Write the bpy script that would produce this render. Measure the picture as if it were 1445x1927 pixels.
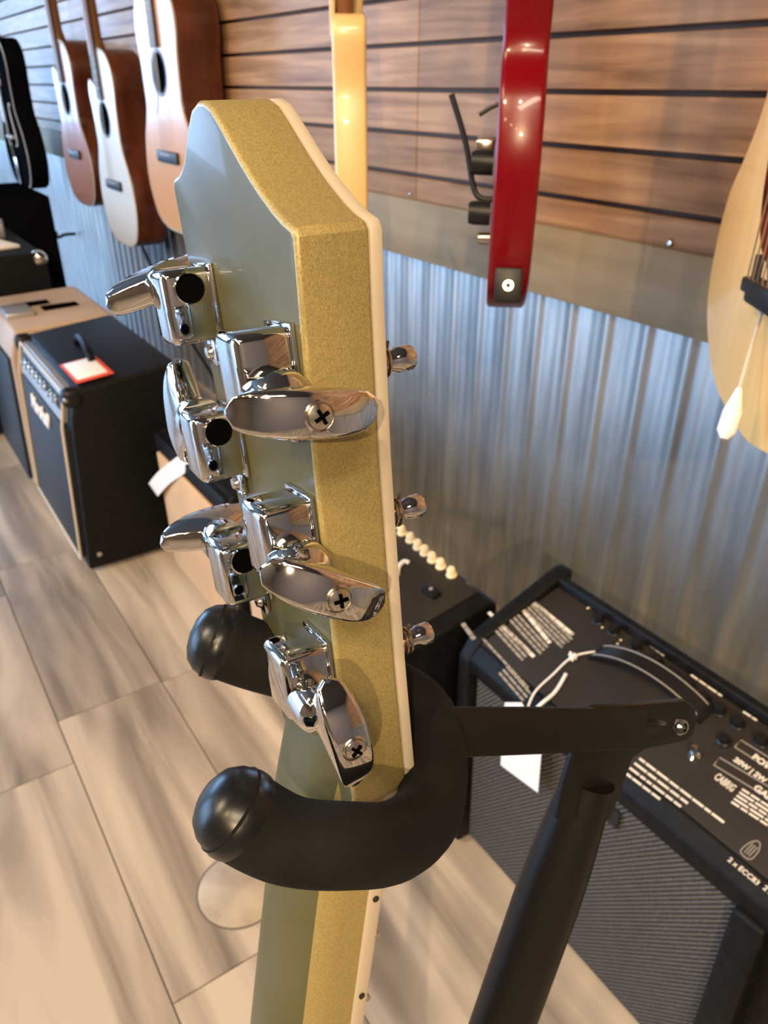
import bpy, bmesh, math, random
from mathutils import Vector, Matrix
random.seed(7)
SC = bpy.context.scene
COL = SC.collection
for o in list(bpy.data.objects): bpy.data.objects.remove(o)
R = math.radians
# ------------------------------------------------------------------ camera
H = 1.05; FPX = 1450.0; PITCH = R(29.2); YAW = R(33.6)
fh = Vector((math.sin(YAW), math.cos(YAW), 0))
RT = Vector((math.cos(YAW), -math.sin(YAW), 0))
FW = fh * math.cos(PITCH) + Vector((0, 0, -math.sin(PITCH)))
UP = RT.cross(FW)
EYE = Vector((0, 0, H))
cd = bpy.data.cameras.new('camera'); cam = bpy.data.objects.new('camera', cd); COL.objects.link(cam)
cam.matrix_world = Matrix((RT, UP, -FW)).transposed().to_4x4(); cam.location = EYE
cd.sensor_fit = 'HORIZONTAL'; cd.sensor_width = 36; cd.lens = 36 * FPX / 1445
cd.clip_start = .01; cd.clip_end = 60
cd.dof.use_dof = True; cd.dof.focus_distance = .185; cd.dof.aperture_fstop = 42
SC.camera = cam
vs = SC.view_settings; vs.view_transform = 'Standard'; vs.look = 'None'; vs.gamma = 1; vs.use_curve_mapping = False
vs.exposure = 0.55
# ------------------------------------------------------------------ world and lights
wd = bpy.data.worlds.new('sky'); SC.world = wd; wd.use_nodes = True
wd.node_tree.nodes['Background'].inputs[0].default_value = (.45, .65, 1, 1)
wd.node_tree.nodes['Background'].inputs[1].default_value = 1.6
def area(name, loc, rot, sx, sy, col, power, spread=180):
    l = bpy.data.lights.new(name, 'AREA'); l.shape = 'RECTANGLE'; l.size = sx; l.size_y = sy
    l.color = col; l.energy = power; l.spread = R(spread)
    o = bpy.data.objects.new(name, l); COL.objects.link(o); o.location = loc; o.rotation_euler = rot; return o
def spot(name, loc, target, power, col=(1, .72, .42), ang=60, rad=.035, blend=.5):
    l = bpy.data.lights.new(name, 'SPOT'); l.energy = power; l.color = col; l.spot_size = R(ang); l.spot_blend = blend
    l.shadow_soft_size = rad
    o = bpy.data.objects.new(name, l); COL.objects.link(o); o.location = loc
    d = Vector(target) - Vector(loc); o.rotation_euler = d.to_track_quat('-Z', 'Y').to_euler(); return o
# daylight through the shop windows (opposite wall, x = -4, and far wall, y = 9)
area('daylight_window_side', (-3.95, 4.55, 1.35), (0, R(-90), 0), 2.4, 5.2, (.38, .63, 1), 200)
area('daylight_window_far', (-1.6, 8.9, 1.7), (R(-90), 0, 0), 3.4, 2.0, (.34, .60, 1), 150)
# added warm fill lights below the ceiling, not real panels of the shop
area('ceiling_fill_light', (-1.9, .8, 2.88), (0, 0, 0), 1.2, .3, (1, .80, .58), 50)
area('ceiling_fill_light', (-.9, -1.6, 2.88), (0, 0, 0), 1.2, .3, (1, .80, .58), 50)
SPOTS = [((-1.35, -.55, 2.6), (1, .9, .9), 50), ((-1.35, .25, 2.6), (.9, 1.6, .9), 40), ((-2.2, -2.75, 2.7), (.9, .75, .85), 330),
         ((-1.35, 1.6, 2.6), (.95, 2.7, .8), 35), ((-.9, -1.0, 2.6), (.3, .4, .8), 35), ((-1.35, 2.8, 2.6), (.9, 3.6, .9), 30)]
for a, b, p in SPOTS: spot('track_spot_light', a, b, p, rad=.03 if p > 200 else .035, ang=48 if p > 200 else 60)

BULBS = [(-1.9, -1.9 + .42 * k, 2.55) for k in range(12)]
for p in BULBS:
    l = bpy.data.lights.new('track_bulb_light', 'POINT'); l.energy = 4.2; l.color = (1, .74, .40); l.shadow_soft_size = .034
    o = bpy.data.objects.new('track_bulb_light', l); COL.objects.link(o); o.location = p
# ------------------------------------------------------------------ pixel ray helpers (true depths)
def ray(x, y): return FW + RT * ((x - 722.5) / FPX) + UP * ((963.5 - y) / FPX)
def at(x, y, d): return EYE + ray(x, y) * d
def on(x, y, p0, nrm):
    r = ray(x, y); return EYE + r * ((Vector(p0) - EYE).dot(nrm) / r.dot(nrm))
def onx(x, y, X): return on(x, y, (X, 0, 0), Vector((1, 0, 0)))
def onz(x, y, Z): return on(x, y, (0, 0, Z), Vector((0, 0, 1)))

# ------------------------------------------------------------------ materials
def mat(name, col, rough=.5, metal=0, **k):
    m = bpy.data.materials.new(name); m.use_nodes = True
    b = m.node_tree.nodes['Principled BSDF']
    b.inputs['Base Color'].default_value = (*col, 1); b.inputs['Roughness'].default_value = rough
    b.inputs['Metallic'].default_value = metal
    for kk, v in k.items(): b.inputs[kk.replace('_', ' ')].default_value = v
    return m
def nt(m): return m.node_tree.nodes, m.node_tree.links, m.node_tree.nodes['Principled BSDF']
def noisy(m, c1, c2, scale=(1, 1, 1), nscale=5, detail=4, lo=.35, hi=.65, bump=0, bscale=None, coord='Object', rough=None, dist=0):
    N, L, B = nt(m)
    tc = N.new('ShaderNodeTexCoord'); mp = N.new('ShaderNodeMapping'); mp.inputs['Scale'].default_value = scale
    nz = N.new('ShaderNodeTexNoise'); nz.inputs['Scale'].default_value = nscale; nz.inputs['Detail'].default_value = detail
    nz.inputs['Distortion'].default_value = dist
    cr = N.new('ShaderNodeValToRGB'); cr.color_ramp.elements[0].position = lo; cr.color_ramp.elements[1].position = hi
    cr.color_ramp.elements[0].color = (*c1, 1); cr.color_ramp.elements[1].color = (*c2, 1)
    L.new(tc.outputs[coord], mp.inputs[0]); L.new(mp.outputs[0], nz.inputs[0]); L.new(nz.outputs[0], cr.inputs[0])
    L.new(cr.outputs[0], B.inputs['Base Color'])
    if bump:
        nb = N.new('ShaderNodeTexNoise'); nb.inputs['Scale'].default_value = bscale or nscale * 6; nb.inputs['Detail'].default_value = 3
        bp = N.new('ShaderNodeBump'); bp.inputs['Strength'].default_value = bump; bp.inputs['Distance'].default_value = .001
        L.new(mp.outputs[0], nb.inputs[0]); L.new(nb.outputs[0], bp.inputs['Height']); L.new(bp.outputs[0], B.inputs['Normal'])
    return m, cr
M = {}
M['chrome'] = mat('chrome', (.66, .65, .64), .055, 1)
M['nickel'] = mat('nickel', (.62, .58, .52), .2, 1)
M['green'] = noisy(mat('green_lacquer', (.2, .2, .14), .4, .0, Coat_Weight=.10, Coat_Roughness=.06, Specular_IOR_Level=.12), (.074, .071, .034), (.088, .084, .043), nscale=30, bump=.03)[0]
# gold metallic flake paint
m = mat('gold_flake', (.5, .34, .08), .5, .35, Coat_Weight=.12, Coat_Roughness=.12); M['gold'] = m
N, L, B = nt(m)
tc = N.new('ShaderNodeTexCoord'); vo = N.new('ShaderNodeTexVoronoi'); vo.inputs['Scale'].default_value = 3200
cr = N.new('ShaderNodeValToRGB'); cr.color_ramp.elements[0].color = (.24, .19, .065, 1); cr.color_ramp.elements[1].color = (.41, .325, .13, 1)
L.new(tc.outputs['Object'], vo.inputs['Vector']); L.new(vo.outputs['Color'], cr.inputs[0]); L.new(cr.outputs[0], B.inputs['Base Color'])
bp = N.new('ShaderNodeBump'); bp.inputs['Strength'].default_value = .5; bp.inputs['Distance'].default_value = .0002
mr = N.new('ShaderNodeMapping'); mr.inputs['Scale'].default_value = (1, .25, 1)
v2 = N.new('ShaderNodeTexNoise'); v2.inputs['Scale'].default_value = 3500
L.new(tc.outputs['Object'], mr.inputs[0]); L.new(mr.outputs[0], v2.inputs[0]); L.new(v2.outputs[0], bp.inputs['Height']); L.new(bp.outputs[0], B.inputs['Normal'])
M['cream'] = mat('cream_binding', (.43, .37, .29), .45, Specular_IOR_Level=.3)
M['ebony'] = mat('ebony', (.012, .010, .009), .45)
M['padding'] = noisy(mat('foam_padding', (.012, .011, .010), .85, Specular_IOR_Level=.25), (.003, .0028, .0025), (.006, .0055, .005), nscale=60, bump=.15, bscale=600)[0]
M['rubber'] = mat('rubber', (.006, .0065, .007), .3, Specular_IOR_Level=.35)
M['blackmetal'] = mat('black_powder_coat', (.007, .006, .005), .42, Specular_IOR_Level=.2)
M['string'] = mat('wound_string', (.55, .45, .33), .3, 1)
M['hole'] = mat('dark_recess', (.002, .002, .002), .9, Specular_IOR_Level=.0)
M['tolex'] = noisy(mat('black_vinyl', (.012, .011, .011), .5, Specular_IOR_Level=.15), (.004, .004, .004), (.007, .007, .007), nscale=80, bump=.5, bscale=500)[0]
M['panel'] = mat('black_panel', (.026, .022, .019), .5, Specular_IOR_Level=.25)
M['paneldark'] = mat('dark_panel', (.012, .013, .015), .5, Specular_IOR_Level=.3)
M['plasticblack'] = mat('black_plastic', (.007, .007, .008), .42, Specular_IOR_Level=.3)
M['white_ink'] = mat('pale_ink', (.72, .66, .56), .6)
M['grey_ink'] = mat('grey_ink', (.30, .27, .23), .6)
M['creamknob'] = mat('cream_plastic', (.80, .66, .42), .35)
M['paper'] = mat('paper', (.80, .77, .75), .7)
M['redink'] = mat('red_ink', (.65, .07, .04), .6)
M['tan'] = noisy(mat('tan_cloth', (.5, .3, .15), .8), (.50, .31, .16), (.58, .37, .20), nscale=6, bump=.3, bscale=600)[0]
M['tweed'] = noisy(mat('tan_vinyl', (.4, .3, .2), .55), (.36, .26, .19), (.44, .33, .25), nscale=6, bump=.2, bscale=400)[0]
M['piping'] = mat('pale_piping', (.48, .42, .34), .5)
M['mahogany'] = noisy(mat('mahogany', (.1, .03, .01), .3, Coat_Weight=.2, Coat_Roughness=.05), (.05, .009, .003), (.11, .026, .007), (1, 1, .12), 22)[0]
M['spruce'] = noisy(mat('spruce', (.6, .4, .2), .3, Coat_Weight=.22, Coat_Roughness=.05, Specular_IOR_Level=.3), (.52, .25, .105), (.58, .29, .125), (1, 18, .2), 8)[0]
M['browntop'] = noisy(mat('amber_top', (.3, .1, .04), .3, Coat_Weight=.22, Coat_Roughness=.05, Specular_IOR_Level=.3), (.27, .075, .022), (.33, .10, .03), (1, 18, .2), 8)[0]
M['whitetop'] = mat('white_lacquer', (.62, .56, .48), .35, Coat_Weight=.2, Coat_Roughness=.05)
M['blackgloss'] = mat('black_lacquer', (.004, .004, .005), .45, Specular_IOR_Level=.10)
M['blackmatte'] = mat('black_body', (.004, .004, .005), .9, Specular_IOR_Level=.0)
M['rosewood'] = noisy(mat('rosewood', (.05, .02, .01), .5), (.035, .018, .012), (.06, .032, .02), (1, 1, .1), 30)[0]
M['neckwood'] = noisy(mat('neck_wood', (.2, .08, .03), .35), (.16, .06, .02), (.24, .10, .04), (1, 1, .1), 20)[0]
M['maple'] = noisy(mat('maple', (.6, .4, .2), .35, Coat_Weight=.4), (.62, .43, .22), (.72, .53, .30), (1, 1, .15), 14)[0]
M['cherry'] = mat('cherry_lacquer', (.135, .0005, .003), .25, Coat_Weight=.18, Coat_Roughness=.03, Specular_IOR_Level=.25)
M['butter'] = mat('butter_lacquer', (.68, .47, .20), .35, Coat_Weight=.4)
M['nattop'] = noisy(mat('natural_top', (.7, .45, .22), .32, Coat_Weight=.4), (.88, .53, .18), (.92, .58, .22), (1, 8, .3), 10)[0]
M['tortoise'] = noisy(mat('tortoise', (.1, .01, .005), .15, Coat_Weight=.6), (.05, .004, .003), (.16, .012, .006), nscale=40)[0]
M['silver'] = mat('silver_paint', (.45, .45, .46), .35, .7)
# slat boards: walnut laminate, colour changes per board
m = mat('walnut_slat', (.2, .1, .05), .36, Specular_IOR_Level=.13); M['slat'] = m
N, L, B = nt(m)
tc = N.new('ShaderNodeTexCoord'); mp = N.new('ShaderNodeMapping'); mp.inputs['Scale'].default_value = (1, .9, 14)
nz = N.new('ShaderNodeTexNoise'); nz.inputs['Scale'].default_value = 3; nz.inputs['Detail'].default_value = 7; nz.inputs['Distortion'].default_value = .6
cr = N.new('ShaderNodeValToRGB'); cr.color_ramp.elements[0].position = .3; cr.color_ramp.elements[1].position = .68
cr.color_ramp.elements[0].color = (.185, .095, .048, 1); cr.color_ramp.elements[1].color = (.43, .25, .135, 1)
L.new(tc.outputs['Object'], mp.inputs[0]); L.new(mp.outputs[0], nz.inputs[0]); L.new(nz.outputs[0], cr.inputs[0])
at_ = N.new('ShaderNodeNewGeometry'); hs_ = N.new('ShaderNodeHueSaturation'); ma = N.new('ShaderNodeMapRange')
ma.inputs[3].default_value = .8; ma.inputs[4].default_value = 1.2
L.new(at_.outputs['Random Per Island'], ma.inputs[0]); L.new(ma.outputs[0], hs_.inputs['Value'])
L.new(cr.outputs[0], hs_.inputs['Color']); L.new(hs_.outputs[0], B.inputs['Base Color'])
M['groove'] = mat('slat_groove', (.17, .085, .05), .7)
M['trim'] = noisy(mat('grey_trim_board', (.3, .26, .2), .6, Specular_IOR_Level=.08), (.235, .185, .12), (.30, .24, .16), (1, .6, 6), 4)[0]
M['galv'] = noisy(mat('galvanised_steel', (.5, .5, .5), .40, .8), (.37, .37, .36), (.53, .53, .52), (1, 6, .8), 5, bump=.1, bscale=30)[0]
M['cover'] = noisy(mat('cover_stone', (.4, .35, .28), .4), (.30, .25, .19), (.48, .41, .32), nscale=14)[0]
M['grout'] = mat('grout', (.13, .115, .095), .9)
# floor tiles: wood look porcelain
m = mat('wood_look_tile', (.5, .4, .3), .38); M['tile'] = m
N, L, B = nt(m)
tc = N.new('ShaderNodeTexCoord'); gi = N.new('ShaderNodeNewGeometry')
mu = N.new('ShaderNodeVectorMath'); mu.operation = 'MULTIPLY_ADD'
cx = N.new('ShaderNodeCombineXYZ')
for i in range(3): L.new(gi.outputs['Random Per Island'], cx.inputs[i])
mu.inputs[1].default_value = (37, 53, 11); L.new(cx.outputs[0], mu.inputs[0]); L.new(tc.outputs['Object'], mu.inputs[2])
mp = N.new('ShaderNodeMapping'); mp.inputs['Scale'].default_value = (9, .9, 1)
nz = N.new('ShaderNodeTexNoise'); nz.inputs['Scale'].default_value = 1.3; nz.inputs['Detail'].default_value = 5; nz.inputs['Distortion'].default_value = .8
cr = N.new('ShaderNodeValToRGB'); cr.color_ramp.elements[0].position = .33; cr.color_ramp.elements[1].position = .62
cr.color_ramp.elements[0].color = (.185, .152, .12, 1); cr.color_ramp.elements[1].color = (.49, .41, .325, 1)
L.new(mu.outputs[0], mp.inputs[0]); L.new(mp.outputs[0], nz.inputs[0]); L.new(nz.outputs[0], cr.inputs[0])
hs_ = N.new('ShaderNodeHueSaturation'); ma = N.new('ShaderNodeMapRange'); ma.inputs[3].default_value = .85; ma.inputs[4].default_value = 1.15
L.new(gi.outputs['Random Per Island'], ma.inputs[0]); L.new(ma.outputs[0], hs_.inputs['Value']); L.new(cr.outputs[0], hs_.inputs['Color'])
L.new(hs_.outputs[0], B.inputs['Base Color'])
# speaker cloth with fine ribs along the cabinet
m = mat('ribbed_grille', (.03, .028, .025), .6); M['grille'] = m
N, L, B = nt(m)
tc = N.new('ShaderNodeTexCoord'); wv = N.new('ShaderNodeTexWave'); wv.wave_type = 'BANDS'; wv.bands_direction = 'Z'
wv.inputs['Scale'].default_value = 64; wv.inputs['Distortion'].default_value = 2.2; wv.inputs['Detail'].default_value = 3; wv.inputs['Detail Scale'].default_value = 6
mp = N.new('ShaderNodeMapping'); mp.inputs['Rotation'].default_value = (R(52), 0, 0)
bp = N.new('ShaderNodeBump'); bp.inputs['Strength'].default_value = .9; bp.inputs['Distance'].default_value = .002
cr = N.new('ShaderNodeValToRGB'); cr.color_ramp.elements[0].color = (.010, .009, .008, 1); cr.color_ramp.elements[1].color = (.11, .098, .086, 1)
L.new(tc.outputs['Object'], mp.inputs[0]); L.new(mp.outputs[0], wv.inputs[0]); L.new(wv.outputs[1], bp.inputs['Height']); L.new(bp.outputs[0], B.inputs['Normal'])
L.new(wv.outputs[1], cr.inputs[0]); L.new(cr.outputs[0], B.inputs['Base Color'])
M['plaster'] = mat('painted_plaster', (.20, .165, .14), .8)
M['ceiling'] = mat('dark_ceiling', (.10, .09, .08), .8)
M['windowframe'] = mat('window_frame', (.05, .05, .05), .5)

# ------------------------------------------------------------------ mesh helpers
def link(name, me, mats, parent=None, smooth=True, **props):
    o = bpy.data.objects.new(name, me); COL.objects.link(o)
    for mm in (mats if isinstance(mats, (list, tuple)) else [mats]): me.materials.append(M[mm] if isinstance(mm, str) else mm)
    if smooth:
        me.polygons.foreach_set('use_smooth', [True] * len(me.polygons))
        try: me.set_sharp_from_angle(angle=R(35))
        except Exception: pass
    if parent is not None: o.parent = parent
    for k, v in props.items(): o[k] = v
    return o
def bm_obj(name, bm, mats, parent=None, smooth=True, **props):
    bmesh.ops.recalc_face_normals(bm, faces=bm.faces)
    me = bpy.data.meshes.new(name); bm.to_mesh(me); bm.free()
    return link(name, me, mats, parent, smooth, **props)
def thing(name, label, cat, group=None, mx=None):
    o = bpy.data.objects.new(name, None); COL.objects.link(o); o.empty_display_size = .05
    if mx is not None: o.matrix_world = mx
    o['label'] = label; o['category'] = cat
    if group: o['group'] = group
    return o
def tag(o, label, cat, group=None):
    o['label'] = label; o['category'] = cat
    if group: o['group'] = group
    return o
def bevel(bm, w, seg=2, edges=None):
    if w > 0: bmesh.ops.bevel(bm, geom=list(edges or bm.edges), offset=w, segments=seg, profile=.5, affect='EDGES', clamp_overlap=True)
def bx(bm, c, s, bev=0, rot=None, seg=2):
    t = bmesh.new(); bmesh.ops.create_cube(t, size=1)
    for v in t.verts: v.co = Vector((v.co.x * s[0], v.co.y * s[1], v.co.z * s[2]))
    bevel(t, bev, seg)
    mx = Matrix.Translation(c) @ (rot.to_4x4() if rot is not None else Matrix())
    merge(bm, t, mx); return bm
def merge(bm, t, mx=None, mi=None):
    if mx is not None: bmesh.ops.transform(t, matrix=mx, verts=t.verts)
    if mi is not None:
        for f in t.faces: f.material_index = mi
    me = bpy.data.meshes.new('tmp'); t.to_mesh(me); t.free(); bm.from_mesh(me); bpy.data.meshes.remove(me)
def box(name, c, s, m, parent=None, bev=.002, rot=None, seg=2, **p):
    bm = bmesh.new(); bx(bm, Vector(c), s, bev, rot, seg); return bm_obj(name, bm, m, parent, **p)
def hexa(name, pts, m, parent=None, bev=0, **p):
    """8 points: bottom 0-3, top 4-7"""
    bm = bmesh.new(); v = [bm.verts.new(q) for q in pts]
    for f in ((3, 2, 1, 0), (4, 5, 6, 7), (0, 1, 5, 4), (1, 2, 6, 5), (2, 3, 7, 6), (3, 0, 4, 7)): bm.faces.new([v[i] for i in f])
    bmesh.ops.recalc_face_normals(bm, faces=bm.faces); bevel(bm, bev, 3)
    return bm_obj(name, bm, m, parent, **p)
def frame_of(d):
    d = d.normalized(); a = Vector((0, 0, 1)) if abs(d.z) < .9 else Vector((1, 0, 0))
    u = d.cross(a).normalized(); return u, d.cross(u).normalized()
def tube_bm(bm, pts, rad, seg=20, caps=True, sx=1, u0=None):
    pts = [Vector(p) for p in pts]; n = len(pts)
    rads = rad if isinstance(rad, (list, tuple)) else [rad] * n
    rings = []; u = None
    for i, p in enumerate(pts):
        d = (pts[min(i + 1, n - 1)] - pts[max(i - 1, 0)]).normalized()
        if u is None: u = (Vector(u0) if u0 is not None else frame_of(d)[0])
        u = (u - d * u.dot(d)).normalized(); w = d.cross(u)
        rings.append([bm.verts.new(p + (u * math.cos(2 * math.pi * k / seg) * sx + w * math.sin(2 * math.pi * k / seg)) * rads[i]) for k in range(seg)])
    for i in range(n - 1):
        for k in range(seg): bm.faces.new((rings[i][k], rings[i][(k + 1) % seg], rings[i + 1][(k + 1) % seg], rings[i + 1][k]))
    if caps: bm.faces.new(rings[0][::-1]); bm.faces.new(rings[-1])
    return bm
def tube(name, pts, rad, m, parent=None, seg=20, caps=True, **p):
    bm = bmesh.new(); tube_bm(bm, pts, rad, seg, caps); return bm_obj(name, bm, m, parent, **p)
def lathe_bm(bm, prof, org, axis, seg=24):
    org = Vector(org); d = Vector(axis).normalized(); u, w = frame_of(d); rings = []
    for r, h in prof:
        if r < 1e-6: rings.append([bm.verts.new(org + d * h)])
        else: rings.append([bm.verts.new(org + d * h + (u * math.cos(2 * math.pi * k / seg) + w * math.sin(2 * math.pi * k / seg)) * r) for k in range(seg)])
    for i in range(len(rings) - 1):
        a, b = rings[i], rings[i + 1]
        for k in range(seg):
            k2 = (k + 1) % seg
            if len(a) == 1 and len(b) == 1: continue
            if len(a) == 1: bm.faces.new((a[0], b[k], b[k2]))
            elif len(b) == 1: bm.faces.new((a[k], a[k2], b[0]))
            else: bm.faces.new((a[k], a[k2], b[k2], b[k]))
    return bm
def lathe(name, prof, org, axis, m, parent=None, seg=24, **p):
    bm = bmesh.new(); lathe_bm(bm, prof, org, axis, seg); return bm_obj(name, bm, m, parent, **p)
def catmull(P, n=8, closed=False):
    P = [Vector(p) for p in P]; out = []; m_ = len(P)
    rng = range(m_ if closed else m_ - 1)
    for i in rng:
        if closed: p0, p1, p2, p3 = P[i - 1], P[i], P[(i + 1) % m_], P[(i + 2) % m_]
        else: p0, p1, p2, p3 = P[max(i - 1, 0)], P[i], P[i + 1], P[min(i + 2, m_ - 1)]
        for k in range(n):
            t = k / n; out.append(.5 * ((2 * p1) + (p2 - p0) * t + (2 * p0 - 5 * p1 + 4 * p2 - p3) * t * t + (3 * p1 - p0 - 3 * p2 + p3) * t ** 3))
    if not closed: out.append(P[-1])
    return out
def prism_bm(bm, loop_a, loop_b, mi=(0, 0, 0), bev=0, seg=2):
    """loop_a -> loop_b ring of quads, capped; mi = (cap a, side, cap b) material"""
    t = bmesh.new()
    a = [t.verts.new(p) for p in loop_a]; b = [t.verts.new(p) for p in loop_b]
    fa = t.faces.new(a[::-1]); fb = t.faces.new(b); n = len(a)
    fa.material_index = mi[0]; fb.material_index = mi[2]
    for i in range(n):
        f = t.faces.new((a[i], a[(i + 1) % n], b[(i + 1) % n], b[i])); f.material_index = mi[1]
    bmesh.ops.recalc_face_normals(t, faces=t.faces)
    if bev: bevel(t, bev, seg, list(set(list(fa.edges) + list(fb.edges))))
    merge(bm, t)
    return bm
def text_mesh(s, size, mx, name, m, parent, depth=.0004, shear=0, bold=0, sx=1, font_space=1, **p):
    cu = bpy.data.curves.new(name, 'FONT'); cu.body = s; cu.size = size; cu.extrude = depth; cu.shear = shear; cu.offset = bold; cu.resolution_u = 3
    cu.space_character = font_space
    to = bpy.data.objects.new('tmp', cu); COL.objects.link(to); bpy.context.view_layer.update()
    dg = bpy.context.evaluated_depsgraph_get(); me = bpy.data.meshes.new_from_object(to.evaluated_get(dg))
    bpy.data.objects.remove(to); bpy.data.curves.remove(cu)
    me.transform(mx @ Matrix.Diagonal((sx, 1, 1, 1))); return link(name, me, m, parent, False, **p)
def plane_mx(p, xdir, ydir):
    x = Vector(xdir).normalized(); z = x.cross(Vector(ydir)).normalized(); y = z.cross(x)
    mx = Matrix((x, y, z)).transposed().to_4x4(); mx.translation = Vector(p); return mx

# ================================================================== SETTING
WX = 1.0
# floor tiles .2 x .61 running along the wall
bm = bmesh.new()
hsh = {0: 1.232, -1: 1.112, 1: .62, 2: 1.2, -2: 1.32}
for r in range(-21, 5):
    x0 = .0825 + r * .2005; off = hsh.get(r, random.uniform(0, .61))
    k0 = int((-3 - off) / .61) - 1
    for k in range(k0, k0 + 21):
        y0 = off + k * .61
        if y0 > 9 or y0 + .61 < -3: continue
        if r == 2: continue
        wd_ = .401 if r == 1 else .2005
        bx(bm, Vector((x0 + wd_ / 2 - .0002, y0 + .305, -.005)), (wd_ - .0023, .6078, .01), 0)
fl = bm_obj('floor', bm, 'tile', smooth=False, kind='structure')
g = box('trim_1', (-1.5, 3, -.022), (5.1, 12.2, .038), 'grout', bev=0, kind='structure'); g.name = 'floor_grout'
# slat wall: boards with grooves
bm = bmesh.new(); GZ = [1.112 + .0765 * k for k in range(-3, 21)]
zs = [.836] + [z for z in GZ if z > .84]
for i in range(len(zs) - 1):
    lo = zs[i] + (.004 if i else 0); hi = zs[i + 1] - .004
    if zs[i + 1] - zs[i] < .02: continue
    for (ya, yb) in ((-3, 1.385), (1.387, 3.82), (3.822, 6.2), (6.202, 9)):
        bx(bm, Vector((WX + .009, (ya + yb) / 2, (lo + hi) / 2)), (.018, yb - ya, hi - lo), .0012, seg=1)
bm_obj('wall_right', bm, 'slat', smooth=False, kind='structure')
box('wall_right_backing', (WX + .045, 3, 1.45), (.05, 12, 2.9), 'groove', bev=0, kind='structure')
box('trim_2', (WX - .002, 3, .7795), (.024, 12, .115), 'trim', bev=.0015, kind='structure')
bm = bmesh.new(); per = .081; ys = []; y = -3.0
def corr(y):
    t = ((y / per) % 1.0)
    s = 0.5 - 0.5 * math.cos(2 * math.pi * t)
    return -.0060 * s ** 3 - .0014 * (0.5 - .5 * math.cos(6 * math.pi * t))
step = per / 24; n = int(12 / step); prev = None
for i in range(n + 1):
    yy = -3 + i * step; x = WX + .014 + corr(yy)
    a = bm.verts.new((x, yy, 0.0)); b = bm.verts.new((x, yy, .725))
    if prev: bm.faces.new((prev[0], a, b, prev[1]))
    prev = (a, b)
bm_obj('wall_right_corrugated', bm, 'galv', kind='structure')
# the rest of the shop
WN = ((1.9, 7.2), (.12, 2.60))
bm = bmesh.new()
for (y0, y1, z0, z1) in ((-3, WN[0][0], 0, 2.9), (WN[0][1], 9, 0, 2.9), (WN[0][0], WN[0][1], 0, WN[1][0]), (WN[0][0], WN[0][1], WN[1][1], 2.9)):
    bx(bm, Vector((-4.05, (y0 + y1) / 2, (z0 + z1) / 2)), (.1, y1 - y0, z1 - z0))
bm_obj('wall_left', bm, 'plaster', smooth=False, kind='structure')
bm = bmesh.new()
for k in range(5): bx(bm, Vector((-4.02, WN[0][0] + k * (WN[0][1] - WN[0][0]) / 4, 1.36)), (.05, .06, 2.45))
bx(bm, Vector((-4.02, 4.55, .13)), (.08, 5.3, .05)); bx(bm, Vector((-4.02, 4.55, 2.585)), (.08, 5.3, .05))
bm_obj('window_1', bm, 'windowframe', smooth=False, kind='structure')
bm = bmesh.new()
for (x0, x1, z0, z1) in ((-4.1, -3.4, 0, 2.9), (.2, 1.1, 0, 2.9), (-3.4, .2, 0, .6), (-3.4, .2, 2.75, 2.9)):
    bx(bm, Vector(((x0 + x1) / 2, 9.05, (z0 + z1) / 2)), (x1 - x0, .1, z1 - z0))
bm_obj('wall_back', bm, 'plaster', smooth=False, kind='structure')
box('wall_front', (-1.5, -3.05, 1.45), (5.2, .1, 2.9), 'plaster', bev=0, kind='structure')
box('ceiling', (-1.5, 3, 2.95), (5.2, 12.2, .1), 'ceiling', bev=0, kind='structure')

# ================================================================== HERO: headstock guitar
HM = Matrix(((.9981, -.0046, .0607, .0777), (-.0591, .1611, .9852, .1504), (.0143, .9869, -.1606, 1.0231), (0, 0, 0, 1)))
gtr = thing('electric_guitar', 'sage green and gold electric guitar with chrome tuners, its headstock up close', 'guitar', mx=HM)
T = .0213
# local axes: x = towards strings (n), y = up the headstock (a), z = across, away from camera (w)
half = [(0.0, -.158, .0100), (0, -.1169, .0093), (0, -.1028, .0088), (0, -.0705, .0070), (0, -.0554, .0062), (0, -.0184, .0025), (0, -.0015, .0004)]
crown = [(0.0005, .0016), (.0022, .0060), (.0049, .0110), (.0085, .0165), (.0120, .0213), (.0165, .0268), (.0207, .0315), (.0250, .0363), (.0285, .0405), (.0305, .0450), (.0312, .0500)]
mirror_c = .0430
def hs_outline():
    L_ = [(a, w) for _, a, w in half]
    L_ += crown
    top = [(.0302, .0560), (.0270, .0610), (.0235, .0648), (.0200, .0690), (.0178, .0730), (.0165, .0775), (.0162, .0815), (.0155, .0835)]
    far = [(.0130, .0843), (.0094, .0842), (.0008, .0838), (-.0184, .0815), (-.0554, .0770), (-.0705, .0755), (-.1028, .0720), (-.1169, .0708), (-.152, .0690)]
    bot = [(-.162, .0660), (-.166, .0600), (-.167, .0520), (-.167, .0280), (-.1665, .0180), (-.1635, .0125)]
    return L_ + top + far + bot
OUT = hs_outline()
def off_loop(o, n_, d=0):
    P = [Vector((a, w)) for a, w in o]; res = []
    for i, p in enumerate(P):
        t = (P[(i + 1) % len(P)] - P[i - 1]).normalized(); nn = Vector((t.y, -t.x)); q = p + nn * d * -1
        res.append(Vector((n_, q.x, q.y)))
    return res
bm = bmesh.new()
prism_bm(bm, off_loop(OUT, 0), off_loop(OUT, T - .0034), (1, 0, 0), .0013, 3)
bm_obj('headstock', bm, ['gold', 'green'], gtr)
bm = bmesh.new()
prism_bm(bm, off_loop(OUT, T - .0034, .0), off_loop(OUT, T, .0), (0, 0, 1), .0007, 2)
bm_obj('headstock_binding', bm, ['cream', 'ebony'], gtr, label='cream binding around the headstock face')
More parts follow.
